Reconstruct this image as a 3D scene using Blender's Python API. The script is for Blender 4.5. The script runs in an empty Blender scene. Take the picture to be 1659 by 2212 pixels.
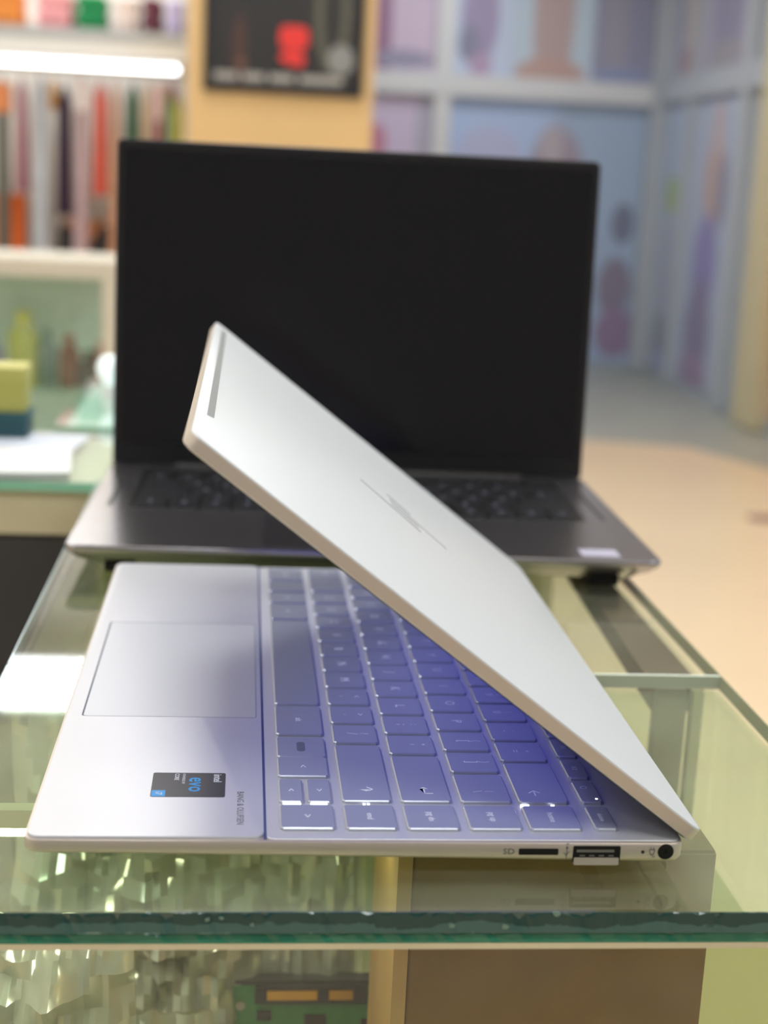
import bpy, math, random
from mathutils import Vector, Matrix, noise
random.seed(7)
S = bpy.context.scene
COL = S.collection
ZD = 0.962                      # world height of the silver laptop's deck; glass top is 0.950

# ------------------------------------------------------------------ camera
cam_d = bpy.data.cameras.new('camera'); cam = bpy.data.objects.new('camera', cam_d); COL.objects.link(cam)
S.camera = cam
def cam_axes(a, b, c):
    right = Vector((math.cos(a), -math.sin(a), 0)); f0 = Vector((math.sin(a), math.cos(a), 0)); up0 = Vector((0, 0, 1))
    fwd = f0*math.cos(b) - up0*math.sin(b); up = up0*math.cos(b) + f0*math.sin(b)
    return right*math.cos(c) + up*math.sin(c), -right*math.sin(c) + up*math.cos(c), fwd
r_, u_, w_ = cam_axes(0.1005, 0.2216, 0.0484)
cam.matrix_world = Matrix(((r_.x, u_.x, -w_.x, 0.0596), (r_.y, u_.y, -w_.y, -0.3936), (r_.z, u_.z, -w_.z, ZD+0.1871), (0, 0, 0, 1)))
cam_d.sensor_fit = 'VERTICAL'; cam_d.sensor_height = 36; cam_d.sensor_width = 27
cam_d.lens = 3157.5/2212*36
cam_d.clip_start = 0.01; cam_d.clip_end = 100
cam_d.dof.use_dof = True; cam_d.dof.focus_distance = 0.48; cam_d.dof.aperture_fstop = 8.8

# ------------------------------------------------------------------ world, exposure
W = bpy.data.worlds.new('world'); S.world = W; W.use_nodes = True
W.node_tree.nodes['Background'].inputs[0].default_value = (1.0, 0.93, 0.84, 1)
W.node_tree.nodes['Background'].inputs[1].default_value = 0.25
S.view_settings.view_transform = 'Standard'; S.view_settings.look = 'None'
S.view_settings.exposure = 0.0; S.view_settings.gamma = 1.0
S.view_settings.use_curve_mapping = False
S.cycles.use_light_tree = False; S.cycles.adaptive_threshold = 0.02; S.cycles.max_bounces = 6; S.cycles.diffuse_bounces = 3; S.cycles.glossy_bounces = 3; S.cycles.transparent_max_bounces = 14
S.cycles.caustics_reflective = False; S.cycles.caustics_refractive = False; S.cycles.use_denoising = True; S.cycles.sample_clamp_indirect = 4
PANEL = 14.5                     # radiance of the ceiling light panels

# ------------------------------------------------------------------ materials
def lin(c):
    c = c/255.0
    return c/12.92 if c <= 0.04045 else ((c+0.055)/1.055)**2.4
def rgb(r, g, b): return (lin(r), lin(g), lin(b), 1)
def mat(name, col, rough=0.5, metal=0.0, spec=0.5, emit=None, es=0.0, vary=0.0, vscale=20, bump=0.0, bscale=200, coat=0.0):
    m = bpy.data.materials.new(name); m.use_nodes = True
    nt = m.node_tree; b = nt.nodes['Principled BSDF']
    b.inputs['Base Color'].default_value = col; b.inputs['Roughness'].default_value = rough
    b.inputs['Metallic'].default_value = metal; b.inputs['Specular IOR Level'].default_value = spec
    b.inputs['Coat Weight'].default_value = coat
    if emit: b.inputs['Emission Color'].default_value = emit; b.inputs['Emission Strength'].default_value = es
    if vary or bump: tc = nt.nodes.new('ShaderNodeTexCoord')
    if vary:
        n = nt.nodes.new('ShaderNodeTexNoise'); n.inputs['Scale'].default_value = vscale; n.inputs['Detail'].default_value = 4
        nt.links.new(tc.outputs['Object'], n.inputs['Vector'])
        mr = nt.nodes.new('ShaderNodeMapRange'); mr.inputs[1].default_value = .3; mr.inputs[2].default_value = .7
        mr.inputs[3].default_value = 1-vary; mr.inputs[4].default_value = 1+vary
        nt.links.new(n.outputs[0], mr.inputs[0])
        mx = nt.nodes.new('ShaderNodeMix'); mx.data_type = 'RGBA'; mx.blend_type = 'MULTIPLY'; mx.inputs[0].default_value = 1
        mx.inputs[6].default_value = col; nt.links.new(mr.outputs[0], mx.inputs[7])
        nt.links.new(mx.outputs[2], b.inputs['Base Color'])
    if bump:
        n = nt.nodes.new('ShaderNodeTexNoise'); n.inputs['Scale'].default_value = bscale
        nt.links.new(tc.outputs['Object'], n.inputs['Vector'])
        bp = nt.nodes.new('ShaderNodeBump'); bp.inputs['Strength'].default_value = bump; bp.inputs['Distance'].default_value = 0.001
        nt.links.new(n.outputs[0], bp.inputs['Height']); nt.links.new(bp.outputs[0], b.inputs['Normal'])
    return m
def glass(name, tint, haze=0.0, hazecol=(.8, .85, .78, 1), rough=0.0, ior=1.5):
    m = bpy.data.materials.new(name); m.use_nodes = True
    nt = m.node_tree; nt.nodes.clear(); N = nt.nodes.new; Lk = nt.links.new
    out = N('ShaderNodeOutputMaterial'); tr = N('ShaderNodeBsdfTransparent'); tr.inputs[0].default_value = tint
    gl = N('ShaderNodeBsdfGlossy'); gl.inputs['Roughness'].default_value = rough; gl.inputs[0].default_value = (1, 1, 1, 1)
    df = N('ShaderNodeBsdfDiffuse'); df.inputs[0].default_value = hazecol
    fr = N('ShaderNodeFresnel'); fr.inputs[0].default_value = ior
    geo = N('ShaderNodeNewGeometry'); sub = N('ShaderNodeMath'); sub.operation = 'SUBTRACT'; sub.inputs[0].default_value = 1
    Lk(geo.outputs['Backfacing'], sub.inputs[1])
    mu = N('ShaderNodeMath'); mu.operation = 'MULTIPLY'; Lk(fr.outputs[0], mu.inputs[0]); Lk(sub.outputs[0], mu.inputs[1])
    m1 = N('ShaderNodeMixShader')
    if haze:
        tc = N('ShaderNodeTexCoord'); n = N('ShaderNodeTexNoise'); n.inputs['Scale'].default_value = 25; n.inputs['Detail'].default_value = 5
        Lk(tc.outputs['Object'], n.inputs['Vector']); mr = N('ShaderNodeMapRange')
        mr.inputs[1].default_value = .3; mr.inputs[2].default_value = .7; mr.inputs[3].default_value = haze*.4; mr.inputs[4].default_value = haze*1.6
        Lk(n.outputs[0], mr.inputs[0]); Lk(mr.outputs[0], m1.inputs[0])
    else: m1.inputs[0].default_value = 0
    Lk(tr.outputs[0], m1.inputs[1]); Lk(df.outputs[0], m1.inputs[2])
    m2 = N('ShaderNodeMixShader'); Lk(mu.outputs[0], m2.inputs[0]); Lk(m1.outputs[0], m2.inputs[1]); Lk(gl.outputs[0], m2.inputs[2])
    Lk(m2.outputs[0], out.inputs[0])
    return m
def poster_mat(name, base, blobs, w, h):
    """flat print: soft ellipses (u, v, ru, rv, colour) over a base colour; u, v in 0..1 of the sheet"""
    m = bpy.data.materials.new(name); m.use_nodes = True
    nt = m.node_tree; b = nt.nodes['Principled BSDF']; N = nt.nodes.new; Lk = nt.links.new
    b.inputs['Roughness'].default_value = 0.45
    tc = N('ShaderNodeTexCoord'); cur = None
    for (u, v, ru, rv, c) in blobs:
        mp = N('ShaderNodeMapping'); mp.inputs['Location'].default_value = (-u/ru, 0, -v/rv)
        mp.inputs['Scale'].default_value = (1/(w*ru), 0, 1/(h*rv))
        Lk(tc.outputs['Object'], mp.inputs[0])
        ln = N('ShaderNodeVectorMath'); ln.operation = 'LENGTH'; Lk(mp.outputs[0], ln.inputs[0])
        mr = N('ShaderNodeMapRange'); mr.inputs[1].default_value = 1.12; mr.inputs[2].default_value = .85
        Lk(ln.outputs['Value'], mr.inputs[0])
        mx = N('ShaderNodeMix'); mx.data_type = 'RGBA'; Lk(mr.outputs[0], mx.inputs[0])
        if cur is None: mx.inputs[6].default_value = base
        else: Lk(cur, mx.inputs[6])
        mx.inputs[7].default_value = c; cur = mx.outputs[2]
    if cur: Lk(cur, b.inputs['Base Color'])
    else: b.inputs['Base Color'].default_value = base
    return m

# ------------------------------------------------------------------ mesh helpers (millimetres in, metres out)
ID = lambda p: p
def rr(x0, y0, x1, y1, r, n=4):
    out = []
    for cx, cy, a0 in ((x1-r, y1-r, 0), (x0+r, y1-r, 90), (x0+r, y0+r, 180), (x1-r, y0+r, 270)):
        for k in range(n+1):
            a = math.radians(a0 + 90*k/n); out.append((cx+r*math.cos(a), cy+r*math.sin(a)))
    return out
class MB:
    def __init__(s, f=ID): s.v = []; s.f = []; s.fn = f
    def pts(s, ps):
        i = len(s.v); s.v += [tuple(s.fn(p)) for p in ps]; return list(range(i, i+len(ps)))
    def loft(s, loops, cap=True, closed=True):
        ids = [s.pts(l) for l in loops]; n = len(loops[0])
        for a, b in zip(ids, ids[1:]):
            for k in range(n if closed else n-1): s.f.append((a[k], a[(k+1) % n], b[(k+1) % n], b[k]))
        if cap: s.f.append(tuple(reversed(ids[0]))); s.f.append(tuple(ids[-1]))
        return s
    def prism(s, x0, y0, x1, y1, r, prof, n=4):          # prof: (z, inset) bottom to top
        return s.loft([[(x, y, z) for x, y in rr(x0+i, y0+i, x1-i, y1-i, max(r-i*.6, .05), n)] for z, i in prof])
    def box(s, x0, y0, z0, x1, y1, z1):
        return s.loft([[(x0, y0, z), (x1, y0, z), (x1, y1, z), (x0, y1, z)] for z in (z0, z1)])
    def poly(s, pts2, z0, z1):                            # flat outline in xy, extruded
        return s.loft([[(x, y, z) for x, y in pts2] for z in (z0, z1)])
    def tube(s, path, r, n=8):
        loops = []
        P = [Vector(p) for p in path]
        for i, p in enumerate(P):
            t = (P[min(i+1, len(P)-1)] - P[max(i-1, 0)]).normalized()
            a = Vector((0, 0, 1)) if abs(t.z) < .9 else Vector((1, 0, 0))
            x = t.cross(a).normalized(); y = x.cross(t)
            rad = r[i] if isinstance(r, (list, tuple)) else r
            loops.append([tuple(p + x*rad*math.cos(2*math.pi*k/n) + y*rad*math.sin(2*math.pi*k/n)) for k in range(n)])
        return s.loft(loops)
    def lathe(s, c, prof, n=20, axis='z'):                # prof: (radius, height)
        def q(rad, h, k):
            a = 2*math.pi*k/n; x, y = rad*math.cos(a), rad*math.sin(a)
            if axis == 'z': return (c[0]+x, c[1]+y, c[2]+h)
            return (c[0]+x, c[1]-h, c[2]+y)               # axis towards -y
        return s.loft([[q(rad, h, k) for k in range(n)] for rad, h in prof])
    def mesh(s, name):
        me = bpy.data.meshes.new(name); me.from_pydata([(a/1000, b/1000, c/1000) for a, b, c in s.v], [], s.f)
        import bmesh
        bm = bmesh.new(); bm.from_mesh(me); bmesh.ops.recalc_face_normals(bm, faces=bm.faces); bm.to_mesh(me); bm.free()
        return me
    def build(s, name, m, parent=None, loc=None, smooth=True, rz=0, angle=38):
        me = s.mesh(name)
        if smooth:
            me.shade_smooth(); me.set_sharp_from_angle(angle=math.radians(angle))
        return obj(name, me, m, parent, loc, rz)
def obj(name, me, m=None, parent=None, loc=None, rz=0):
    o = bpy.data.objects.new(name, me); COL.objects.link(o)
    if m is not None and not me.materials: me.materials.append(m)
    o.parent = parent
    if loc: o.location = loc
    if rz: o.rotation_euler.z = rz
    return o
def tag(o, label=None, cat=None, group=None, kind=None):
    if label: o['label'] = label
    if cat: o['category'] = cat
    if group: o['group'] = group
    if kind: o['kind'] = kind
    return o
def empty(name, loc, rz=0):
    o = bpy.data.objects.new(name, None); COL.objects.link(o); o.location = loc; o.rotation_euler.z = rz; o.empty_display_size = .05
    return o
def M3(x, y, z): return (x/1000, y/1000, ZD + z/1000)     # laptop millimetres to world
def struct(o): return tag(o, kind='structure')
DECK = Matrix(((0, 1, 0), (-1, 0, 0), (0, 0, 1)))         # lettering read from the laptop's front edge
SIDE = Matrix(((1, 0, 0), (0, 0, -1), (0, 1, 0)))         # lettering on a face turned to -y
def text(body, size, m, parent, pos, R=DECK, name='lettering', sx=1.0, align='CENTER', depth=0.01, fn=None, bold=0.0):
    cu = bpy.data.curves.new('t', 'FONT'); cu.body = body; cu.size = size; cu.align_x = align; cu.align_y = 'CENTER'
    cu.resolution_u = 2; cu.extrude = depth; cu.offset = bold
    t = bpy.data.objects.new('t', cu); COL.objects.link(t)
    bpy.context.view_layer.update()
    me = bpy.data.meshes.new_from_object(t.evaluated_get(bpy.context.evaluated_depsgraph_get()))
    bpy.data.objects.remove(t); bpy.data.curves.remove(cu)
    for v in me.vertices:
        q = R @ Vector((v.co.x*sx, v.co.y, v.co.z)) + Vector(pos)
        if fn: q = Vector(fn(q))
        v.co = q/1000
    me.name = name; me.materials.clear()
    return obj(name, me, m, parent)

# ------------------------------------------------------------------ material library
SILVER = mat('silver_anodised', rgb(219, 219, 221), .42, .38, bump=.04, bscale=2500)
LIDM = mat('silver_lid', rgb(226, 229, 230), .4, .2, bump=.03, bscale=2500)
SILVERDIM = mat('silver_side', rgb(208, 196, 182), .4, .5)  # the same silver, with the near side's dim warm light in its colour
KEY = mat('silver_key', rgb(186, 190, 200), .28, .42)
LEG = mat('key_legend', rgb(252, 252, 255), .5)
DARKLEG = mat('grey_print', rgb(95, 92, 90), .5)
BLACK = mat('black_plastic', rgb(14, 14, 15), .4)
PORT = mat('port_dark', rgb(10, 9, 8), .35)
STEEL = mat('port_steel', rgb(165, 162, 155), .3, .8)
CHROME = mat('logo_chrome', rgb(150, 150, 150), .25, .9)
GROOVE = mat('groove', rgb(80, 88, 105), .5, .2)
FOOT = mat('rubber', rgb(30, 30, 30), .8)
SCREENON = mat('lit_display', rgb(10, 12, 40), .2, emit=(.17, .18, .9, 1), es=.5)
LED = mat('white_led', (1, 1, 1, 1), .5, emit=(.9, .93, 1, 1), es=2.5)
STK_BLACK = mat('sticker_black', rgb(58, 56, 58), .35)
STK_BLUE = mat('sticker_blue', rgb(40, 150, 215), .4)
STK_WHITE = mat('sticker_white', rgb(225, 228, 232), .5)
DARKMETAL = mat('dark_metal', rgb(88, 86, 89), .34, .7, vary=.05)
GREYMETAL = mat('grey_metal', rgb(176, 174, 178), .24, .95, vary=.03)
DKEY = mat('dark_key', rgb(26, 26, 30), .42)
DLEG = mat('dim_legend', rgb(110, 112, 130), .5)
DSCREEN = mat('dark_screen', rgb(9, 8, 9), .16, spec=.5)
GTOP = glass('counter_glass', (.94, .982, .928, 1), haze=.05, hazecol=(.72, .76, .6, 1), rough=.02)
GPANE = glass('pane_glass', (.965, .985, .95, 1), haze=.02)
GBACK = glass('shop_glass', (.88, .96, .92, 1), haze=.06)
def edge_glass(name, dark, light, flake, scale, ztop, hgt, bias):
    """broken glass edge: dark polished glass above, paler fractured flakes towards its lower part"""
    m = mat(name, dark, .12, 0, .6); nt = m.node_tree; N = nt.nodes.new; Lk = nt.links.new; b = nt.nodes['Principled BSDF']
    tc = N('ShaderNodeTexCoord'); mp = N('ShaderNodeMapping'); mp.inputs['Scale'].default_value = (1, 1, 2.4); Lk(tc.outputs['Object'], mp.inputs[0])
    n = N('ShaderNodeTexNoise'); n.inputs['Scale'].default_value = scale; n.inputs['Detail'].default_value = 7; n.inputs['Roughness'].default_value = .62
    Lk(mp.outputs[0], n.inputs['Vector'])
    sp = N('ShaderNodeSeparateXYZ'); Lk(tc.outputs['Object'], sp.inputs[0])
    zr = N('ShaderNodeMapRange'); zr.inputs[1].default_value = ztop; zr.inputs[2].default_value = ztop-hgt; zr.inputs[3].default_value = -.32; zr.inputs[4].default_value = .16
    Lk(sp.outputs[2], zr.inputs[0])
    ad = N('ShaderNodeMath'); ad.operation = 'ADD'; Lk(n.outputs[0], ad.inputs[0]); Lk(zr.outputs[0], ad.inputs[1])
    ad2 = N('ShaderNodeMath'); ad2.operation = 'ADD'; ad2.inputs[1].default_value = bias; Lk(ad.outputs[0], ad2.inputs[0])
    r = N('ShaderNodeValToRGB'); e = r.color_ramp.elements
    e[0].position = .5; e[0].color = dark; e[1].position = .515; e[1].color = light
    x = e.new(.77); x.color = light; x = e.new(.78); x.color = flake
    Lk(ad2.outputs[0], r.inputs[0]); Lk(r.outputs[0], b.inputs['Base Color'])
    bp = N('ShaderNodeBump'); bp.inputs['Strength'].default_value = .3; bp.inputs['Distance'].default_value = .0006
    Lk(n.outputs[0], bp.inputs['Height']); Lk(bp.outputs[0], b.inputs['Normal'])
    return m
EDGE1 = edge_glass('glass_edge_upper', rgb(12, 62, 58), rgb(56, 96, 90), rgb(120, 150, 135), 30, .950, .0062, .06)
EDGE2 = edge_glass('glass_edge_lower', rgb(30, 104, 80), rgb(44, 124, 96), rgb(70, 140, 112), 60, .9435, .003, .0)
LITSHEET = mat('added_translucent', rgb(232, 230, 176), .5)          # for an added sheet that passes room light, brightening the showcase's right
_nt = LITSHEET.node_tree; _t = _nt.nodes.new('ShaderNodeBsdfTranslucent'); _t.inputs[0].default_value = rgb(226, 226, 158)
_x = _nt.nodes.new('ShaderNodeMixShader'); _x.inputs[0].default_value = .75
_nt.links.new(_nt.nodes['Principled BSDF'].outputs[0], _x.inputs[1]); _nt.links.new(_t.outputs[0], _x.inputs[2])
_nt.links.new(_x.outputs[0], _nt.nodes['Material Output'].inputs[0])
CREAM = mat('cream_paint', rgb(214, 204, 168), .5, vary=.05)
CREAM2 = mat('cream_shelf', rgb(182, 182, 128), .6, vary=.06, vscale=9)
OLIVE = mat('olive_lining', rgb(172, 168, 120), .7, vary=.06, vscale=8)
BROWNRAIL = mat('brown_rail', rgb(92, 66, 52), .5, vary=.1)
GREYPOST = mat('grey_post', rgb(128, 122, 104), .5, vary=.1, vscale=15)
CARD = mat('brown_card', rgb(124, 90, 36), .75, vary=.12, vscale=30)
CARDL = mat('tan_card', rgb(196, 158, 98), .7, vary=.08, vscale=30)
DARKBODY = mat('dark_laminate', rgb(58, 58, 60), .5, vary=.05)
WHITE = mat('white_paint', rgb(238, 238, 236), .5)

for m_ in (LED,): m_.cycles.emission_sampling = 'NONE'     # specks too small to light anything
# ------------------------------------------------------------------ the room
FLOORM = mat('peach_floor', rgb(244, 217, 180), .28, vary=.05, vscale=1.2)
GREYFLOORM = mat('grey_floor', rgb(176, 178, 168), .35, vary=.05, vscale=2)
WALLM = mat('white_wall', rgb(232, 228, 220), .6, vary=.03, vscale=2)
CEILM = mat('ceiling_paint', rgb(235, 233, 228), .7)
PILM = mat('beige_pillar', rgb(226, 190, 134), .55, vary=.04, vscale=3)
GREYBLUE = mat('grey_blue_wall', rgb(186, 194, 206), .5, vary=.04, vscale=2)
FRAMEW = mat('white_frame', rgb(226, 228, 232), .4); FRAMEG = mat('grey_frame', rgb(190, 197, 206), .4)
def room_box(name, m, x0, y0, z0, x1, y1, z1):            # metres, world
    return struct(MB().box(x0*1000, y0*1000, z0*1000, x1*1000, y1*1000, z1*1000).build(name, m, smooth=False))
room_box('floor', FLOORM, -2.6, -3, -.1, 2.8, 9.2, 0)
room_box('ceiling', CEILM, -2.6, -3, 3.0, 2.8, 9.2, 3.1)
room_box('wall_left', WALLM, -2.6, -3, 0, -2.5, 6.5, 3.0)
room_box('wall_back', GREYBLUE, -2.5, 9.1, 0, 2.8, 9.2, 3.0)
room_box('wall_right', GREYBLUE, 2.7, -3, 0, 2.8, 9.1, 3.0)
room_box('wall_front', mat('grey_wall', rgb(150, 150, 158), .7), -2.6, -3.1, 0, 2.8, -3.0, 3.0)
room_box('wall_recess', WALLM, -2.5, 6.5, 0, .3, 6.6, 3.0)
pil = room_box('pillar', PILM, -.186, 5.6, 0, .54, 6.5, 3.0)
bd = MB().poly([(1750, 6330), (2150, 6240), (2360, 5720), (2699, 4900), (2699, 9099), (560, 9099), (560, 6600)], 0, 2)
struct(bd.build('trim_floor_grey', GREYFLOORM, smooth=False))  # thin grey area over the far and right part of the floor
tag(MB().prism(1930, 4680, 2070, 4790, 40, [(0, 0), (3, 5)]).build('paper_scrap', mat('scrap', rgb(150, 112, 100), .7)),
    'small brownish scrap lying on the open peach floor', 'scrap')
# poster wall frames (white posts and beams)
def trim(n, x0, y0, z0, x1, y1, z1, m=FRAMEW): room_box('trim_%d' % n, m, x0, y0, z0, x1, y1, z1)
trim(1, 1.20, 9.03, .012, 1.31, 9.098, 3.0)
trim(2, 2.585, 9.0, .012, 2.695, 9.098, 3.0, FRAMEG)
trim(3, .56, 9.02, 1.70, 2.583, 9.09, 1.83)
trim(4, 2.64, 8.39, .012, 2.698, 8.43, 3.0, FRAMEG)
trim(5, 2.64, 7.36, .012, 2.698, 7.46, 3.0, FRAMEG)
trim(6, 2.62, 6.72, .012, 2.698, 7.05, 3.0, CREAM)
trim(7, 2.65, 7.06, 1.72, 2.70, 8.98, 1.86, FRAMEG)
# ceiling light panels
LPM = mat('light_panel', (1, 1, 1, 1), .5, emit=(.93, .97, 1, 1), es=PANEL)
LPF = mat('light_frame', rgb(240, 240, 240), .4)
for x, y, lab in ((-1.6, -1.2, 'behind the camera at the left'), (.1, -1.2, 'behind the camera in the middle'), (1.8, -1.2, 'behind the camera at the right'),
                  (-1.6, .9, 'left of the glass showcase'), (.1, .9, 'straight above the dark laptop'), (1.8, .9, 'right of the glass showcase'),
                  (-1.6, 3.0, 'before the display cabinet'), (.1, 2.8, 'over the aisle between counters and pillar'), (1.8, 2.9, 'over the open peach floor'),
                  (.1, 5.0, 'just in front of the beige pillar'), (-.8, 5.8, 'above the right end of the hanging clothes'), (-1.8, 5.8, 'above the left end of the hanging clothes'),
                  (1.2, 7.9, 'before the blue poster wall'), (1.2, 6.3, 'right of the beige pillar')):
    o = empty('ceiling_light', (x, y, 2.96)); tag(o, 'square white ceiling light panel ' + lab, 'ceiling light', 'ceiling light panels')
    MB().box(-330, -330, 0, 330, 330, 40).build('frame', LPF, o, smooth=False)
    MB().box(-300, -300, -4, 300, 300, -.5).build('diffuser', LPM, o, smooth=False)

# ------------------------------------------------------------------ glass showcase under the laptops
sc = empty('glass_showcase', M3(117, 270, -962))
tag(sc, 'narrow glass display counter with chipped green glass edge, carrying both laptops', 'display counter')
def SC(b, name, m, smooth=False, parent=sc):
    off = Vector((117, 270, -962)); b.v = [tuple(Vector(p)-off) for p in b.v]
    return b.build(name, m, parent, smooth=smooth)
X0, X1, Y0, Y1, YJ = -33, 266, -22, 560, 186
# upper and lower glass sheets; the polished edges are bands of darker green
up1 = SC(MB().box(X0, Y0+.4, -18.2, X1, YJ-1, -12), 'top_pane', GTOP)
up2 = SC(MB().box(X0, YJ+1, -18.2, X1, Y1, -12), 'top_pane', GTOP)
lo1 = SC(MB().box(X0+1, Y0+.8, -21.4, X1-1, YJ-2, -18.6), 'lower_pane', GTOP)
def chipped(x0, x1, y, z0, z1, amp, seg, seed):
    rnd = random.Random(seed); b = MB(); top = []; n = seg
    for i in range(n+1):
        x = x0+(x1-x0)*i/n; d = rnd.random()
        dz = amp*(d**5)*1.4; dy = .5*(rnd.random()**3)
        top.append((x, y+.6, z1)); 
        b_ = (x, y+dy, z1-dz-.05)
        top.append(b_)
    a = [top[2*i] for i in range(n+1)]; c = [top[2*i+1] for i in range(n+1)]
    bot = [(p[0], y, z0) for p in a]; bk = [(p[0], y+.6, z0) for p in a]
    b.loft([[a[i], c[i], bot[i], bk[i]] for i in range(n+1)])
    return b
e1 = SC(chipped(X0, X1, Y0, -18.2, -12.0, 1.6, 160, 3), 'glass_edge', EDGE1, parent=up1)
e2 = SC(chipped(X0+1, X1-1, Y0+.4, -21.4, -18.5, .5, 120, 5), 'glass_edge', EDGE2, parent=lo1)
SC(MB().box(X1, Y0, -18.2, X1+.5, YJ-1, -12), 'glass_edge', mat('glass_edge_side', rgb(186, 182, 146), .15), parent=up1)
SC(MB().box(X0-.5, Y0, -18.2, X0, YJ-1, -12), 'glass_edge', mat('glass_edge_bright', rgb(176, 206, 206), .15), parent=up1)
SC(MB().box(X1, YJ+1, -18.2, X1+.5, Y1, -12), 'glass_edge', bpy.data.materials['glass_edge_side'], parent=up2)
SC(MB().box(X0-.5, YJ+1, -18.2, X0, Y1, -12), 'glass_edge', bpy.data.materials['glass_edge_bright'], parent=up2)
SC(MB().box(X0, YJ-1.0, -18.0, X1, YJ+1.0, -12.3), 'joint_seal', mat('joint_silicone', rgb(240, 244, 232), .3), True)
# flakes broken out of the front edge
FLK = mat('glass_flake', rgb(112, 140, 124), .3)
for (x, z, s_) in ((53.5, -13.9, 1.0), (57.4, -13.4, .9), (151.5, -12.2, 1.2), (122, -15.8, 1.2), (137, -16.2, 1.3), (66, -15.5, .8)):
    rnd = random.Random(int(x*10)); b = MB()
    pts = [(x+s_*1.1*math.cos(a)*rnd.uniform(.4, 1.2), z+s_*.8*math.sin(a)*rnd.uniform(.4, 1)) for a in [i*math.tau/6 for i in range(6)]]
    b.loft([[(px, Y0-.25, pz) for px, pz in pts], [(px, Y0+.3, pz) for px, pz in pts]])
    SC(b, 'glass_chip', FLK, parent=up1)
SC(MB().box(X0, Y0+.5, -23.4, X1, Y0+3.5, -21.5), 'front_strip', CREAM)
SC(MB().box(X0, Y0+.9, -240, X1, Y0+3.1, -23.5), 'front_pane', GPANE)
SC(MB().box(X0, Y0+4, -240, X0+3, Y1-4, -21.6), 'side_pane', GPANE)
SC(MB().box(X1-3, Y0+4, -240, X1, Y1-4, -21.6), 'side_pane', GPANE)
SC(MB().loft([[(X1-5, Y0+6, -239.8), (X1-5, YJ-6, -239.8)], [(X1-5, Y0+6, -86), (X1-5, YJ-6, -86)]], cap=False, closed=False), 'side_panel', LITSHEET)  # added sheet, translucent so the lower right interior looks brighter
SC(MB().box(X0+4, YJ-1, -240, 236, YJ+1, -21.6), 'divider_pane', GPANE)
SC(MB().box(239, YJ-2, -240, 252, YJ+6, -19), 'post', GREYPOST)
SC(MB().box(254.5, YJ-3, -240, 259, YJ+3, -19), 'post', CREAM)
b = MB(); b.loft([[(238.5, 190, -30), (260.5, 190, -30), (260.5, 190, -19), (238.5, 190, -19)], [(254, 556, -30), (262.5, 556, -30), (262.5, 556, -19), (254, 556, -19)]])
SC(b, 'support_rail', BROWNRAIL)
SC(MB().box(X0+4, YJ+8, -92, 230, Y1-6, -88), 'inner_shelf', OLIVE)
SC(MB().box(X0, Y0, -250, X1, Y1, -240.2), 'bottom_shelf', CREAM2)
SC(MB().box(X0, Y1-3, -240, X1, Y1, -19), 'back_panel', CREAM2)
SC(MB().box(X0, Y0, -962, X1, Y1, -250.2), 'base_cabinet', CREAM)
for x in (X0+10, X1-10):
    SC(MB().box(x-6, Y0-2, -962, x+6, Y0-.1, -255), 'corner_strip', GREYPOST)

tube_l = empty('light_strip', M3(40, 74, -32)); tag(tube_l, 'yellowish light strip glowing under the glass beside the silver laptop', 'light strip')
MB().box(-72, -3, 1.5, 70, 3, 8).build('housing', CREAM, tube_l, smooth=False)
MB().tube([(-70, 0, 0), (68, 0, 0)], 2.6, 10).build('tube', mat('strip_light', (1, 1, .8, 1), .5, emit=(1, .97, .78, 1), es=16), tube_l)
# goods inside the showcase
cb = empty('cardboard_box', M3(168, 80, -240)); tag(cb, 'tall plain brown cardboard box behind the front glass of the showcase', 'box')
def CB(b, n, m, sm=True): b.v = [tuple(Vector(p)-Vector((168, 80, -240))) for p in b.v]; return b.build(n, m, cb, smooth=sm)
CB(MB().prism(119, 45.5, 221.5, 118, 1.5, [(-240, 0), (-27, 0)]), 'body', CARD)
CB(MB().box(114.2, 45, -239.5, 119, 118, -27), 'edge_strip', CARDL, False)
CB(MB().poly([(119.5, 47), (221, 47), (221, 81), (119.5, 81)], -27, -26), 'flap', CARD, False)
CB(MB().poly([(119.5, 83), (221, 83), (221, 117), (119.5, 117)], -27, -26), 'flap', CARD, False)
pb = empty('hard_drive', M3(96, 155, -240)); pb.rotation_euler = (math.radians(-5), 0, 0)
tag(pb, 'bare green circuit board drive standing upright with gold contacts along its top', 'hard drive')
PCB = mat('pcb_green', rgb(62, 140, 78), .4, vary=.1, vscale=200); GOLD = mat('gold_pins', rgb(214, 160, 60), .3, .7)
dm = MB().prism(-34, 0, 34, 7, 1, [(0, 0), (98, 0)]); dm.build('drive_body', mat('drive_metal', rgb(90, 92, 90), .4, .6), pb)
board = MB().box(-34, -2.2, 2, 34, -.2, 96); board = board.build('circuit_board', PCB, pb, smooth=False)
MB().box(-25, -5, 90, 22, -2.3, 97.5).build('connector', BLACK, pb, smooth=False)
MB().box(-20, -5.8, 92, 1, -5.1, 96).build('contact', GOLD, pb, smooth=False)
MB().box(6, -5.8, 92, 16, -5.1, 96).build('contact', GOLD, pb, smooth=False)
for i, (x, z, w, h) in enumerate(((-20, 60, 16, 16), (8, 50, 12, 10), (-4, 78, 9, 6), (20, 74, 8, 8), (-24, 82, 6, 4))):
    MB().box(x, -3.6, z, x+w, -2.3, z+h).build('chip', BLACK, board, smooth=False)
for x in (-31, 31): MB().lathe((x, -2.2, 88), [(2, 0), (2, .6)], 12, 'y').build('screw', STEEL, pb)
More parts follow.
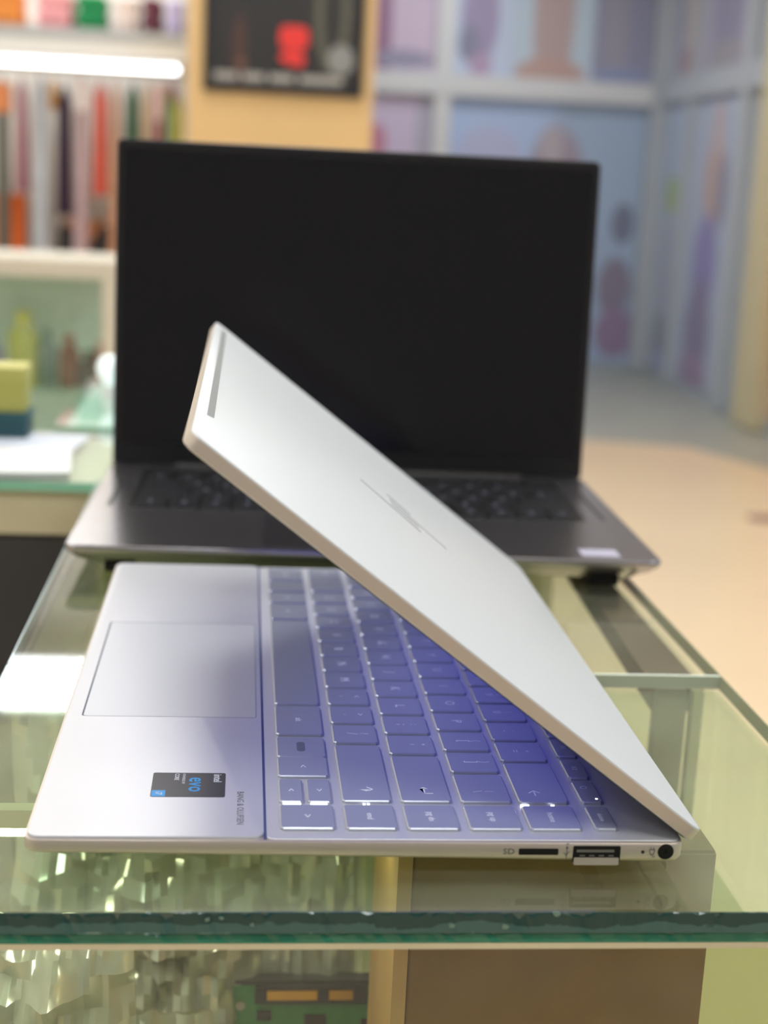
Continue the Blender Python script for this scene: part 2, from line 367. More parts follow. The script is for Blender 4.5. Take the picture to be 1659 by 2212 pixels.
# crumpled clear plastic bags
def bag_mat(name, col, a):
    m = bpy.data.materials.new(name); m.use_nodes = True; nt = m.node_tree; nt.nodes.clear(); N = nt.nodes.new; Lk = nt.links.new
    out = N('ShaderNodeOutputMaterial'); tr = N('ShaderNodeBsdfTransparent'); tr.inputs[0].default_value = (.9, .93, .88, 1)
    p = N('ShaderNodeBsdfPrincipled'); p.inputs['Base Color'].default_value = col; p.inputs['Roughness'].default_value = .1; p.inputs['Metallic'].default_value = .4
    mx = N('ShaderNodeMixShader'); mx.inputs[0].default_value = a
    Lk(tr.outputs[0], mx.inputs[1]); Lk(p.outputs[0], mx.inputs[2]); Lk(mx.outputs[0], out.inputs[0])
    return m
BAG = bag_mat('clear_plastic', rgb(220, 224, 204), .6)
BAG2 = bag_mat('silver_plastic', rgb(214, 218, 200), .85)
def bag(label, c, w, h, d, tilt, seed, m, n=26):
    b = MB(); fr = []; bk = []
    for j in range(n+1):
        for i in range(n+1):
            u, v = i/n*2-1, j/n*2-1
            e = (1-u**4)*(1-v**4)
            q = Vector((u*w/38+seed*7.1, v*h/38, seed*3.3))
            r1 = abs(noise.noise(q*1.3)); r2 = abs(noise.noise(q*3.1)); r3 = noise.noise(q*.6)
            t = d*(e*.5+.02) * (1 + .9*r3) + d*.9*(r1+.55*r2)*(.3+.7*e)
            sx = 1+.05*noise.noise(Vector((v*3, seed, 0))); sz = 1+.06*noise.noise(Vector((u*3, seed+5, 0)))
            fr.append((u*w/2*sx, -t, (v*sz+1)*h/2)); bk.append((u*w/2*sx, t*.4, (v*sz+1)*h/2))
    F = b.pts(fr); B = b.pts(bk)
    for j in range(n):
        for i in range(n):
            a = j*(n+1)+i
            b.f.append((F[a], F[a+1], F[a+n+2], F[a+n+1])); b.f.append((B[a], B[a+n+1], B[a+n+2], B[a+1]))
    o = b.build('plastic_bag', m, None, M3(*c), angle=22); o.rotation_euler.x = math.radians(tilt)
    return tag(o, label, 'plastic bag', 'plastic bags in the showcase')
bag('crumpled silvery plastic bag filling the back left of the showcase', (22, 172, -239), 104, 212, 22, -3, 1, BAG2, 34)
bag('bright crumpled clear plastic bag at the showcase front left corner', (-2, 75, -239), 56, 165, 24, -8, 2, BAG)
bag('small clear plastic bag standing between two larger bags near the front glass', (34, 96, -239), 40, 112, 18, -12, 3, BAG)
bag('tall crumpled plastic bag right behind the green circuit board drive', (94, 176, -239), 46, 190, 10, -1, 4, BAG2)

# ------------------------------------------------------------------ silver laptop
LW, LL = 194.6, 306.5
lap = empty('laptop', M3(0, 0, -12)); tag(lap, 'silver half-closed laptop seen from its side with lit keyboard, on the glass counter', 'laptop')
Z12 = Vector((0, 0, 12))
def LP(b, n, m, parent=lap, smooth=True, angle=38):
    b.v = [tuple(Vector(p)+Z12) for p in b.v]; return b.build(n, m, parent, smooth=smooth, angle=angle)
def wedge(p):                                                    # the body thins towards its front edge
    x, y, z = p
    return (x, y, z*(.68+.32*min(1, max(0, x)/195)) if z < -1 else z)
b = MB(wedge).prism(0, 0, LW, LL, 4.5, [(-10.6, 17), (-8.4, 5), (-7.6, 1.6), (-6.9, .5), (-6, .05), (-2, 0), (-1.4, .15), (-1.0, .6)], 6)
body = LP(b, 'base', SILVERDIM)
for x in (20, 172):
    for y in (20, 270): LP(MB(wedge).prism(x, y, x+5, y+18, 2, [(-12/(.68+.32*x/195), .4), (-9.5, 0)]), 'rubber_foot', FOOT)
LP(MB().prism(69.6, 1.1, LW-1.2, LL-1.1, 2.5, [(-1.6, 0), (-.85, 0), (-.7, .15)], 3), 'keyboard_deck', SILVER)
palm = LP(MB().prism(.9, 1.1, 69.0, LL-1.1, 3.8, [(-1.8, 0), (-.35, 0), (-.08, .12), (0, .4)], 6), 'palm_rest', SILVER)
LP(MB().box(68.9, 1.3, -1.5, 69.75, LL-1.3, -.62), 'groove', mat('groove_blue', rgb(96, 110, 150), .35, .4), smooth=False)
# touchpad set in a fine dark gap
LP(MB().prism(6.1, 97, 67.2, 208.4, 1.2, [(-.3, 0), (.015, 0)], 3), 'touchpad_gap', GROOVE, palm)
LP(MB().prism(6.75, 97.25, 67.0, 207.9, 1, [(-.2, 0), (.03, .0)], 3), 'touchpad', mat('touchpad_silver', rgb(212, 213, 215), .36, .35), palm)
# processor sticker
st = LP(MB().prism(34.3, 28.6, 57.2, 47.2, .8, [(-.05, 0), (.1, 0)], 3), 'sticker', STK_BLACK, palm)
def TX(t, size, m, parent, x, y, z=.12, **k): return text(t, size, m, parent, Vector((x, y, z))+Z12, **k)
TX('evo', 7.6, STK_BLUE, palm, 48.2, 38.0, name='sticker_print', bold=.12)
TX('intel', 3.6, STK_WHITE, palm, 54.6, 43.0, name='sticker_print', bold=.05)
TX('POWERED BY', 1.3, STK_WHITE, palm, 44.0, 42.4, name='sticker_print')
TX('CORE', 2.0, STK_WHITE, palm, 41.8, 43.9, name='sticker_print', bold=.03)
LP(MB().box(34.6, 28.8, .1, 38.8, 33.4, .13), 'sticker_tab', STK_BLUE, palm, False)
TX('i7', 3.0, STK_WHITE, palm, 36.7, 31.1, .15, name='sticker_print')
TX('BANG & OLUFSEN', 3.0, DARKLEG, palm, 61.9, 21, .03, name='brand_print', sx=.98)
# keys
kcache = {}
def key(x0, x1, y0, y1, legend=None, size=4.2, dx=0, dy=0, second=None, m=KEY, top=.35):
    kk = (round(x1-x0, 2), round(y1-y0, 2), top)
    if kk not in kcache:
        w, h = kk[:2]
        kcache[kk] = MB().prism(-w/2, -h/2, w/2, h/2, .9, [(-1.1, 0), (top-.35, .05), (top, .4)], 1).mesh('key')
        kcache[kk].shade_smooth(); kcache[kk].set_sharp_from_angle(angle=math.radians(30))
    cx, cy = (x0+x1)/2, (y0+y1)/2
    o = obj('key', kcache[kk], m, lap, (cx/1000, cy/1000, .012))
    if legend: text(legend, size, LEG, o, (dx, dy, top+.01), name='legend')
    if second: text(second, size*.75, LEG, o, (dx+4.2, dy, top+.01), name='legend')
    return o
P = 18.7; G = 2.4
rows = {4: (148.7, 164.8), 3: (130.4, 146.6), 2: (111.6, 127.6), 1: (93.3, 108.8), 0: (73.8, 90.2), 5: (168.6, 175.8)}
x0, x1 = rows[4]
key(x0, x1, 6.4, 23.2, 'home', 3.0); key(x0, x1, 26, 57.2, '\u2190', 6, -2, -9)
y = 59.4
for c, s2 in zip("=-0987654321`", "+_)(*&^%$#@!~"): key(x0, x1, y, y+P-G, c, 4.4, -2, 0, s2); y += P
x0, x1 = rows[3]
key(x0, x1, 6.4, 23.2, 'pg up', 3.0); key(x0, x1, 26, 47.4, '\\', 4.4, -2, -3, '|')
y = 49.6
for c in "][POIUYTREWQ": key(x0, x1, y, y+P-G, c, 5.2, 0, 0, {']': '}', '[': '{'}.get(c)); y += P
key(x0, x1, y, 300, 'tab', 3.2, 0, 5)
x0, x1 = rows[2]
key(x0, x1, 6.4, 23.2, 'pg dn', 3.0); key(x0, x1, 26, 62.4, '\u21b5', 6.5, 0, -10)
y = 64.6
for c in "';LKJHGFDSA": key(x0, x1, y, y+P-G, c, 5.2, -1 if c in "';" else 0, 0, {"'": '"', ';': ':'}.get(c)); y += P
key(x0, x1, y, 300, 'caps', 3.2, 0, 6)
x0, x1 = rows[1]
key(x0, x1, 6.4, 23.2, 'end', 3.0); key(x0, x1, 26, 71.6, '\u2191', 6, 0, -14)
y = 74.0
for c in "/.,MNBVCXZ": key(x0, x1, y, y+P-G, c, 5.2, -1 if c in "/.," else 0, 0, {'/': '?', '.': '>', ',': '<'}.get(c)); y += P
key(x0, x1, y, 300, '\u2191', 5, 0, 12)
x0, x1 = rows[0]
key(x0, x1, 6.4, 23.2, '>', 4)
key(x0, x0+7.6, 25.2, 42.6, '<', 3.6, 0, 0); key(x1-7.6, x1, 25.2, 42.6, '>', 3.6, 0, 0)
key(x0, x1, 45, 60.8, '<', 4)
fp = key(x0, x1, 61.0, 78.4); LPs = MB().prism(-1.4, -4.2, 1.4, 4.2, 1.2, [(.3, 0), (.37, 0)], 3).build('fingerprint_sensor', mat('sensor_grey', rgb(128, 132, 142), .4, .4), fp)
key(x0, x1, 81.2, 108.8, 'alt', 3.4); key(x0, x1, 111.2, 214)
key(x0, x1, 216.6, 239.2, 'alt', 3.4); key(x0, x1, 241.6, 257.6, 'fn', 3.4); key(x0, x1, 260, 276.4); key(x0, x1, 278.8, 300, 'ctrl', 3.4)
x0, x1 = rows[5]
key(x0, x1, 6.8, 23.2, 'delete', 2.2); key(x0, x1, 26.2, 42.6, '\u25cb', 3, -.6, 3)
y = 45.2
for i in range(14): key(x0, x1, y, y+16, 'esc' if i == 13 else 'f%d' % (12-i) if i < 12 else None, 2.4); y += 18.2
# backlight showing in the key gaps and the power light
for (a, b_, c, d) in ((75, 24.0, 80.5, 24.6), (83.4, 24.0, 88.6, 24.6), (99.6, 24.1, 100.4, 24.6), (100.9, 24.1, 101.7, 24.6), (148.9, 24.1, 151.6, 24.6), (158.5, 24.1, 159.6, 24.6)):
    LP(MB().box(a, b_, -.7, c, d, .1), 'backlight', LED, smooth=False)
LP(MB().lathe((174, 28.6, .3), [(.45, 0), (.45, .12)], 10), 'power_light', LED)
# ports on the near side
def side_rect(x0, z0, x1, z1, d0, d1, r, n=3):
    f = lambda p: (p[0], -p[2], p[1])
    return MB(f).loft([[(a, c, z) for a, c in rr(x0, z0, x1, z1, r, n)] for z in (d0, d1)])
sd = LP(side_rect(144.2, -4.9, 156.1, -2.9, -3, .06, .3), 'card_slot', PORT)
usb = LP(side_rect(160.5, -7.3, 174.9, -2.0, -3, .05, .4), 'usb_port', PORT)
LP(side_rect(161.6, -4.0, 173.0, -3.2, 0, .12, .1), 'usb_tongue', STEEL, usb)
for i in range(4): LP(side_rect(162.6+i*2.9, -5.3, 164.2+i*2.9, -4.9, 0, .1, .1), 'usb_contact', STEEL, usb)
LP(side_rect(160.9, -8.0, 174.5, -5.7, -1, .35, .3), 'drop_jaw', SILVERDIM, usb)
jk = LP(MB().lathe((188.7, 0, -3.8), [(2.45, -2), (2.45, .06), (2.0, .06)], 28, 'y'), 'power_jack', PORT)
LP(MB().lathe((188.7, 0, -3.8), [(.55, .05), (.55, .12)], 12, 'y'), 'jack_pin', mat('jack_pin', rgb(40, 38, 36), .3, .8), jk)
LP(MB().lathe((181.7, 0, -3.9), [(.55, -1), (.55, .06)], 14, 'y'), 'charge_light', mat('charge_light', rgb(52, 46, 42), .4))
text('SD', 2.6, DARKLEG, lap, Vector((141.2, -.03, -3.95))+Z12, SIDE, 'port_print', sx=1.15)
f = lambda p: (p[0], -p[2], p[1])
u = MB(f)
u.poly([(158.55, -6.2), (158.75, -6.2), (158.75, -2.6), (158.55, -2.6)], 0, .06)
u.poly([(158.2, -2.9), (159.1, -2.9), (158.65, -2.0)], 0, .06)
u.poly([(157.7, -4.2), (157.9, -4.2), (158.6, -5.0), (158.6, -5.3)], 0, .06); u.poly([(159.5, -3.8), (159.3, -3.8), (158.7, -4.6), (158.7, -4.9)], 0, .06)
u.poly([(158.3, -1.6), (159.2, -1.3), (158.8, -1.2), (159.0, -.9)], 0, .05)
LP(u, 'usb_symbol', DARKLEG)
u = MB(f)
for q in ([(183.6, -3.2), (185.4, -3.2), (185.4, -3.0), (183.6, -3.0)], [(183.6, -3.2), (183.8, -3.2), (184.1, -4.6), (183.9, -4.7)], [(185.2, -3.2), (185.4, -3.2), (185.1, -4.7), (184.9, -4.6)],
          [(184, -4.8), (185, -4.8), (185, -4.6), (184, -4.6)], [(184.0, -2.95), (184.2, -2.95), (184.2, -2.3), (184.0, -2.3)], [(184.8, -2.95), (185.0, -2.95), (185.0, -2.3), (184.8, -2.3)],
          [(184.4, -4.8), (184.6, -4.8), (184.9, -5.4), (185.5, -5.5), (185.5, -5.3), (184.9, -5.6)]):
    u.poly(q, 0, .06)
LP(u, 'plug_symbol', DARKLEG)
# hinge
LP(MB().tube([(195.8, 26, -2.6), (195.8, 280, -2.6)], 2.2, 12), 'hinge', DARKMETAL)
# lid
LA = .6501; cA, sA = math.cos(LA), math.sin(LA); HX, HZ = 199.9, 2.2
lidf = lambda p: (HX - p[0]*cA + p[2]*sA, p[1], HZ + p[0]*sA + p[2]*cA)   # (up the lid, y, outwards)
TH = 4.7
lid = LP(MB(lidf).prism(0, 0, 193.2, LL, 4.5, [(-TH, .5), (-TH+.5, 0), (-.7, 0), (-.2, .12), (0, .5)], 6), 'lid', LIDM)
# lid rim in silver, with the near side's warm dimness put into its colour
rim = MB(lidf)
o_ = rr(-.06, -.06, 193.26, LL+.06, 4.56, 6)
rim.loft([[(x, y, z) for x, y in o_] for z in (-TH+.35, -.75)], cap=False); LP(rim, 'lid_rim', SILVERDIM, lid)
LP(MB(lidf).prism(1.2, 1.2, 192, LL-1.2, 3.5, [(-TH-.5, .3), (-TH+.1, 0)], 4), 'bezel', BLACK, lid)
LP(MB(lidf).prism(26, 6, 187, LL-6, .5, [(-TH-.62, 0), (-TH-.45, 0)], 2), 'display', SCREENON, lid)
LP(MB(lidf).loft([[(187.0, 45, z), (189.6, 41.2, z), (189.6, 289, z), (187.0, 289, z)] for z in (-.1, .06)]), 'antenna_strip', mat('antenna_grey', rgb(168, 170, 168), .4, .3), lid, False)
logo = MB(lidf)
def stroke(d0, y0, d1, y1, w=1.1):
    logo.loft([[(d0, y0-w/2, z), (d0, y0+w/2, z), (d1, y1+w/2, z), (d1, y1-w/2, z)] for z in (-.05, .09)])
def bar(d, y0, y1, w=1.0):
    logo.loft([[(d-w/2, y0, z), (d+w/2, y0, z), (d+w/2, y1, z), (d-w/2, y1, z)] for z in (-.05, .08)])
stroke(88.6, 152.4, 118, 164.2); stroke(88.6, 160.2, 102, 165.6); stroke(73.9, 162, 102, 173.4); stroke(90.6, 176.6, 102.4, 181.4)
LP(logo, 'logo', CHROME, lid, False)

# ------------------------------------------------------------------ dark laptop behind
dl = empty('laptop', M3(-27, 319, -12), math.radians(-1.3)); tag(dl, 'black open laptop with blank dark screen behind the silver laptop', 'laptop')
DW, DD, DH = 302.5, 212, 17
MB().prism(0, 0, DW, DD, 6, [(3.5, 16), (9.5, 5), (13, .8), (14, .2), (15.5, 0), (16.6, .2), (17, .6)], 5).build('base', GREYMETAL, dl)
for x in (18, 268):
    for y in (14, 190): MB().prism(x, y, x+16, y+5, 2, [(0, .3), (4.2, 0)]).build('rubber_foot', FOOT, dl)
MB().prism(22, 88, DW-22, 198, 2, [(16, 0), (17.1, 0)], 3).build('keyboard_bed', BLACK, dl)
MB().prism(98, 8, 206, 78, 2, [(16, 0), (17.12, 0)], 3).build('touchpad', mat('dark_touchpad', rgb(130, 128, 132), .24, .9), dl)
dc = {}
def dkey(x0, y0, x1, y1):
    kk = (round(x1-x0, 1), round(y1-y0, 1))
    if kk not in dc:
        dc[kk] = MB().prism(0, 0, kk[0], kk[1], .8, [(0, 0), (1.2, .4)], 1).mesh('key')
    return obj('key', dc[kk], DKEY, dl, (x0/1000, y0/1000, .0171))
lay = [(13, [1.1, 1, 1, 1.1, 5, 1.1, 1, 1, 1, 1]), (13.5, [2.1, 1, 1, 1, 1, 1, 1, 1, 1, 1, 1, 2.0]), (13.5, [1.7, 1, 1, 1, 1, 1, 1, 1, 1, 1, 1, 1, 1.7]),
       (13.5, [1.4, 1, 1, 1, 1, 1, 1, 1, 1, 1, 1, 1, 1, 1.2]), (13.5, [1]*13+[1.6]), (8, [1]*14)]
yy = 91
for h, ks in lay:
    u_k = (DW-50)/sum(ks); xx = 25
    for w in ks: 
        ko = dkey(xx+1, yy, xx+w*u_k-1.4, yy+h+1.5)
        if h > 9 and w < 1.3: obj('legend', dc.setdefault('leg', MB().box(-1.2, -1.6, 0, 1.2, 1.6, .04).mesh('legend')), DLEG, ko, (.0075, .0085, .00121))
        xx += w*u_k
    yy += h+4.3
for x in (10.5, DW-12.5): MB().prism(x, 92, x+2.4, 165, 1, [(16.5, 0), (17.15, 0)], 3).build('speaker_slot', BLACK, dl)
MB().prism(262, 7, 282, 22, .8, [(16.8, 0), (17.15, 0)], 3).build('sticker', mat('pale_sticker', rgb(190, 186, 205), .4), dl)
MB().tube([(40, 211.5, 15.5), (262, 211.5, 15.5)], 4.2, 12).build('hinge', BLACK, dl)
BA = math.radians(3.5)
bf = lambda p: (p[0], DD+1.5 + p[1]*math.sin(BA) + p[2]*math.cos(BA), 15.5 + p[1]*math.cos(BA) - p[2]*math.sin(BA))   # (x, up, back)
dlid = MB(bf).prism(0, 0, DW, 203, 4, [(0, .3), (.6, 0), (4.4, 0), (5, .5)], 5).build('lid', DARKMETAL, dl)
MB(bf).prism(1, 1.5, DW-1, 202, 3.5, [(-.4, .2), (.2, 0)], 5).build('bezel', BLACK, dlid)
MB(bf).prism(5, 14, DW-5, 197, .5, [(-.55, 0), (-.35, 0)], 2).build('display', DSCREEN, dlid)

# ------------------------------------------------------------------ counters on the left, behind
c1 = empty('shop_counter', M3(-330, 640, -962)); tag(c1, 'dark shop counter with cream band and green glass top, left of the laptops', 'shop counter')
def off(b, o, n, m, P0, sm=False, parent=None): b.v = [tuple(Vector(p)-Vector(P0)) for p in b.v]; return b.build(n, m, parent or o, smooth=sm)
Q = (-330, 640, -962)
off(MB().box(-640, 548, -18, -30, 738, -12), c1, 'glass_top', GBACK, Q)
off(MB().box(-640, 547.4, -18.2, -30, 547.9, -11.9), c1, 'glass_edge', mat('mint_edge', rgb(150, 214, 180), .15), Q)
off(MB().box(-638, 552, -48, -34, 735, -18.3), c1, 'fascia', CREAM, Q)
off(MB().box(-634, 556, -962, -38, 731, -48.2), c1, 'body', DARKBODY, Q)
c2 = empty('glass_counter', M3(100, 900, -962)); tag(c2, 'pale glass-topped counter standing behind the dark laptop', 'display counter')
Q = (100, 900, -962)
off(MB().box(-88, 762, -18, 330, 1040, -12), c2, 'glass_top', GBACK, Q)
off(MB().box(-88, 761.4, -18.2, 330, 761.9, -11.9), c2, 'glass_edge', bpy.data.materials['mint_edge'], Q)
off(MB().box(-84, 766, -26, 326, 1036, -18.4), c2, 'white_board', WHITE, Q)
off(MB().box(-80, 770, -962, 322, 1030, -26.2), c2, 'body', CREAM, Q)
def paper(n, lab, x, y, w, h, rz, z, m, t=1.5):
    return tag(MB().prism(-w/2, -h/2, w/2, h/2, 1, [(0, 0), (t, 0)]).build(n, m, None, M3(x, y, z), rz=rz), lab, 'paper')
paper('paper_stack', 'thick stack of white paper on the left shop counter', -112, 606, 110, 90, .1, -12, WHITE, 3)
paper('paper_sheet', 'single bluish white sheet behind the paper stack', -118, 697, 120, 60, -.1, -12, mat('bluish_paper', rgb(214, 220, 232), .5), .6)
def carton(name, lab, x0, y0, z0, x1, y1, z1, m, m2):
    o = empty(name, M3((x0+x1)/2, (y0+y1)/2, z0)); tag(o, lab, 'box')
    w, d, h = (x1-x0)/2, (y1-y0)/2, z1-z0
    MB().prism(-w, -d, w, d, 1.5, [(0, .5), (1, 0), (h*.72, 0), (h*.72+.1, .4)]).build('body', m, o)
    MB().prism(-w-.6, -d-.6, w+.6, d+.6, 1.5, [(h*.7, 0), (h-.6, 0), (h, .6)]).build('lid', m2, o)
    return o
carton('teal_box', 'dark teal box at the bottom of the stack on the left counter', -196, 700, -12, -100, 737, 7.5, mat('teal', rgb(40, 84, 92), .5), mat('teal2', rgb(46, 92, 98), .5))
carton('yellow_box', 'dull yellow box stacked on the dark teal box', -190, 701, 7.6, -101.5, 736, 41, mat('yellow_ol', rgb(196, 190, 96), .5), mat('yellow_ol2', rgb(204, 198, 108), .5))
lb = empty('desk_lamp_bulb', M3(-57, 905, -12)); tag(lb, 'round white lamp bulb standing on the glass counter behind the dark laptop', 'lamp bulb')
MB().lathe((0, 0, 0), [(7, 0), (7, 6), (5, 9), (5, 13)]).build('socket', WHITE, lb)
MB().lathe((0, 0, 13), [(4.5, 0), (7, 3), (11, 9), (12.5, 15), (11, 21), (7, 25.5), (1, 27)]).build('bulb', mat('bulb_glass', rgb(235, 245, 245), .2, emit=(.9, 1, .98, 1), es=.6), lb)

# display cabinet at the left
cq = (-420, 2750, -962); cab = empty('display_cabinet', M3(*cq)); tag(cab, 'cream framed glass display cabinet below the hanging clothes', 'display cabinet')
def CA(b, n, m, sm=False, parent=None): return off(b, cab, n, m, cq, sm, parent)
CFR = mat('cabinet_frame', rgb(216, 208, 190), .5); CBK = mat('cabinet_back', rgb(226, 240, 232), .5, vary=.04, vscale=6)
CA(MB().box(-700, 2600, -28, -196, 2900, 6), 'top_board', CFR)
CA(MB().box(-226, 2598, -962, -196, 2630, -28.5), 'post', CFR)
CA(MB().box(-226, 2870, -962, -196, 2900, -28.5), 'post', CFR)
CA(MB().box(-700, 2598, -962, -670, 2630, -28.5), 'post', CFR)
CA(MB().box(-668, 2886, -960, -228, 2896, -29), 'back_panel', CBK)
CA(MB().box(-668, 2640, -268, -228, 2884, -262), 'shelf', GBACK)
CA(MB().box(-668, 2604, -960, -228, 2608, -29), 'front_pane', GBACK)
CA(MB().box(-668, 2640, -962, -228, 2884, -520), 'plinth', CFR)
items = [('yellow_jar', 'small yellow jar on the cabinet shelf', -398, 32, 155, rgb(206, 190, 70)), ('purple_jar', 'lilac jar at the left of the cabinet shelf', -466, 28, 105, rgb(160, 130, 180)),
         ('brown_bottle', 'reddish brown bottle in the middle of the cabinet shelf', -304, 22, 110, rgb(140, 72, 40)), ('dark_jar', 'dark brown jar near the cabinet post', -262, 20, 78, rgb(72, 52, 42)),
         ('terracotta_jar', 'terracotta jar right beside the cabinet post', -240, 14, 96, rgb(170, 96, 70)), ('grey_bottle', 'grey-green bottle between the yellow jar and the brown bottle', -350, 20, 120, rgb(112, 126, 116))]
for n, lab, x, r, h, c in items:
    o = empty(n, M3(x, 2700, -262)); tag(o, lab, 'bottle' if 'bottle' in n else 'jar')
    mm = mat(n, c, .35)
    MB().lathe((0, 0, 0), [(r*.92, 0), (r, 5), (r, h*.68), (r*.6, h*.8), (r*.45, h*.86)]).build('body', mm, o)
    MB().lathe((0, 0, h*.84), [(r*.55, 0), (r*.55, h*.14), (r*.48, h*.16)]).build('cap', mat(n+'_cap', tuple(min(1, q*1.4) for q in c[:3])+(1,), .4), o)

# ------------------------------------------------------------------ clothes shelf in the recess
cs = empty('clothes_shelf', M3(-700, 6300, -962)); tag(cs, 'white wall shelving carrying folded clothes above the hanging clothes', 'shelf')
cq2 = (-700, 6300, -962)
off(MB().box(-1500, 5990, 640, -215, 6490, 700), cs, 'shelf_board', WHITE, cq2)
off(MB().box(-1500, 5985, 700.5, -215, 5995, 745), cs, 'shelf_lip', mat('shelf_grey', rgb(176, 180, 182), .4), cq2)
off(MB().box(-214, 5960, -962, -190, 6490, 1400), cs, 'side_panel', mat('shelf_cream', rgb(222, 212, 196), .5), cq2)
off(MB().box(-1500, 6300, -330, -215, 6490, -210), cs, 'shelf_board', WHITE, cq2)
ust = off(MB().tube([(-1480, 6320, 622), (-262, 6320, 622)], 12, 10), cs, 'shelf_light', mat('shelf_light', (1, 1, 1, 1), .5, emit=(.96, .98, 1, 1), es=7), cq2, True)
rail = MB().tube([(-1500, 6120, 585), (-216, 6120, 585)], 9, 10)
tag(rail.build('clothes_rail', STEEL, None, M3(0, 0, 0)), 'steel rail that carries the row of hanging clothes', 'rail')
folded = [(-985, 190, rgb(236, 150, 70), 'orange'), (-760, 150, rgb(240, 170, 176), 'pink'), (-610, 130, rgb(30, 140, 84), 'emerald green'), (-470, 110, rgb(240, 226, 222), 'cream white'), (-360, 90, rgb(106, 56, 74), 'maroon'), (-268, 80, rgb(206, 196, 236), 'pale lilac')]
for x, w, c, cn in folded:
    o = empty('folded_cloth', M3(x, 6130, 700)); tag(o, '%s stack of folded cloth on the upper shelf' % cn, 'cloth', 'folded cloths on the shelf')
    for k in range(3):
        MB().prism(-w/2+3*k, -100, w/2-2*k, 130, 22, [(k*62+.5, 12), (k*62+16, 0), (k*62+46, 0), (k*62+61, 12)]).build('fold', mat('fold', tuple(min(1, q*(1-.08*k)) for q in c[:3])+(1,), .8) if k == 0 else bpy.data.materials.get('foldx') or mat('fold', c, .8), o)
def garment(lab, x, w, ztop, zbot, c, flare=1.25, y=6120, kind='garment', d=95, c2=None):
    o = empty(kind, M3(x, y, zbot)); tag(o, lab, 'garment', 'clothes hanging on the rail')
    h = ztop-zbot; loops = []; n = 36; rnd = random.Random(int(x*3+1000))
    ph = rnd.random()*6; kf = rnd.choice((5, 6, 7))
    for j in range(15):
        t = j/14; z = h*(1-t)
        ww = .78*w*(.22+.78*min(1, t/.13)**.7)*(1+(flare-1)*t*.5); dd = d*(.25+.75*min(1, t/.12))*(.8+.4*t)
        lp = []
        for k in range(n):
            a = math.tau*k/n; p = 1+(.05+.16*t)*math.cos(kf*a+ph+.6*math.sin(3*t))
            lp.append((ww/2*math.cos(a)*p, dd/2*math.sin(a)*p, z + 8*math.sin(2*a+ph)*(t > .9)))
        loops.append(lp)
    MB().loft(list(reversed(loops))).build('cloth', mat('cloth', c, .8, vary=.12, vscale=14), o)
    if c2:
        col, za, zb, s_ = c2
        t = 1-(za-zbot)/h
        b = MB().loft([[(w/2*s_*math.cos(a)*(1+(flare-1)*t), d*.56*math.sin(a)*(1.05), z-zbot) for a in [math.tau*k/16 for k in range(16)]] for z in (zb, za)])
        b.build('trim_band', mat('cloth_band', col, .8), o)
    hk = MB().tube([(0, 0, h-12), (0, 0, h+ (585-ztop) - 8), (7, 0, 585-zbot+4), (3, 0, 585-zbot+11), (-6, 0, 585-zbot+8)], 2.4, 6)
    hg = hk.build('hanger', STEEL, o)
    return o
def col(r, g, b): return rgb(r, g, b)
# x centre (mm), width, top, bottom
garment('orange and grey long garment at the far left of the rail', -985, 60, 540, -190, col(96, 100, 92), c2=(rgb(232, 150, 100), 520, 400, 1.35))
garment('mauve pink long garment second from the left', -902, 48, 545, 80, col(166, 108, 126))
garment('pale grey blue long garment beside the mauve one', -826, 76, 560, -195, col(186, 192, 202), 1.1)
garment('short amber garment behind the pale grey blue one', -776, 40, 545, 430, col(226, 168, 76), 1.1, 6160)
garment('dark purple long dress hanging low in the middle of the rail', -726, 70, 520, -10, col(50, 30, 56), 1.15)
garment('white and dusty pink garment between the dark purple dress and the red one', -656, 64, 560, -190, col(196, 172, 180), 1.1, c2=(rgb(232, 224, 226), 545, 420, 1.2))
garment('coral red long garment right of the dusty pink one', -574, 66, 545, 80, col(212, 92, 76))
garment('peach tan long garment just left of the dark laptop', -512, 46, 560, -190, col(214, 164, 132))
garment('dark green garment hanging above the dark laptop corner', -440, 62, 545, 60, col(36, 92, 58))
garment('sand coloured garment right of the dark green one', -382, 42, 555, 60, col(212, 186, 148))
garment('dark red garment with pale shoulders near the end of the rail', -328, 38, 550, 60, col(170, 40, 50), c2=(rgb(236, 200, 204), 545, 400, 1.35))
garment('leaf green narrow garment near the end of the rail', -287, 26, 540, 60, col(110, 178, 70))
garment('yellow garment last on the rail by the pillar', -246, 44, 500, 60, col(222, 212, 70))
garment('bright pink short garment tucked behind the yellow one', -284, 44, 560, 470, col(232, 120, 150), 1.1, 6250)
bagd = empty('handbag', M3(-660, 6030+330, -210)); tag(bagd, 'black handbag with tan triangular flap on the low white shelf', 'handbag')
MB().prism(-125, -55, 125, 55, 25, [(0, 10), (20, 0), (130, 8), (150, 20)]).build('body', mat('bag_black', rgb(44, 44, 50), .5), bagd)
b = MB().loft([[(-90, -62, 175), (90, -62, 175), (0, -62, 40)], [(-90, -54, 175), (90, -54, 175), (0, -54, 40)]]); b.build('flap', mat('bag_tan', rgb(206, 138, 92), .5), bagd, smooth=False)
MB().tube([(-80, 0, 140), (-70, 0, 230), (0, 0, 265), (70, 0, 230), (80, 0, 140)], 7, 8).build('handle', bpy.data.materials['bag_tan'], bagd)
of = empty('orange_bag', M3(-985, 6360, -210)); tag(of, 'bright orange shopping bag at the far left of the low white shelf', 'bag')
MB().prism(-75, -50, 60, 50, 4, [(0, 3), (200, 0), (270, 0)]).build('body', mat('orange', rgb(240, 116, 40), .5), of)
MB().tube([(-30, -40, 262), (-25, -40, 310), (15, -40, 310), (20, -40, 262)], 4, 8).build('handle', WHITE, of)

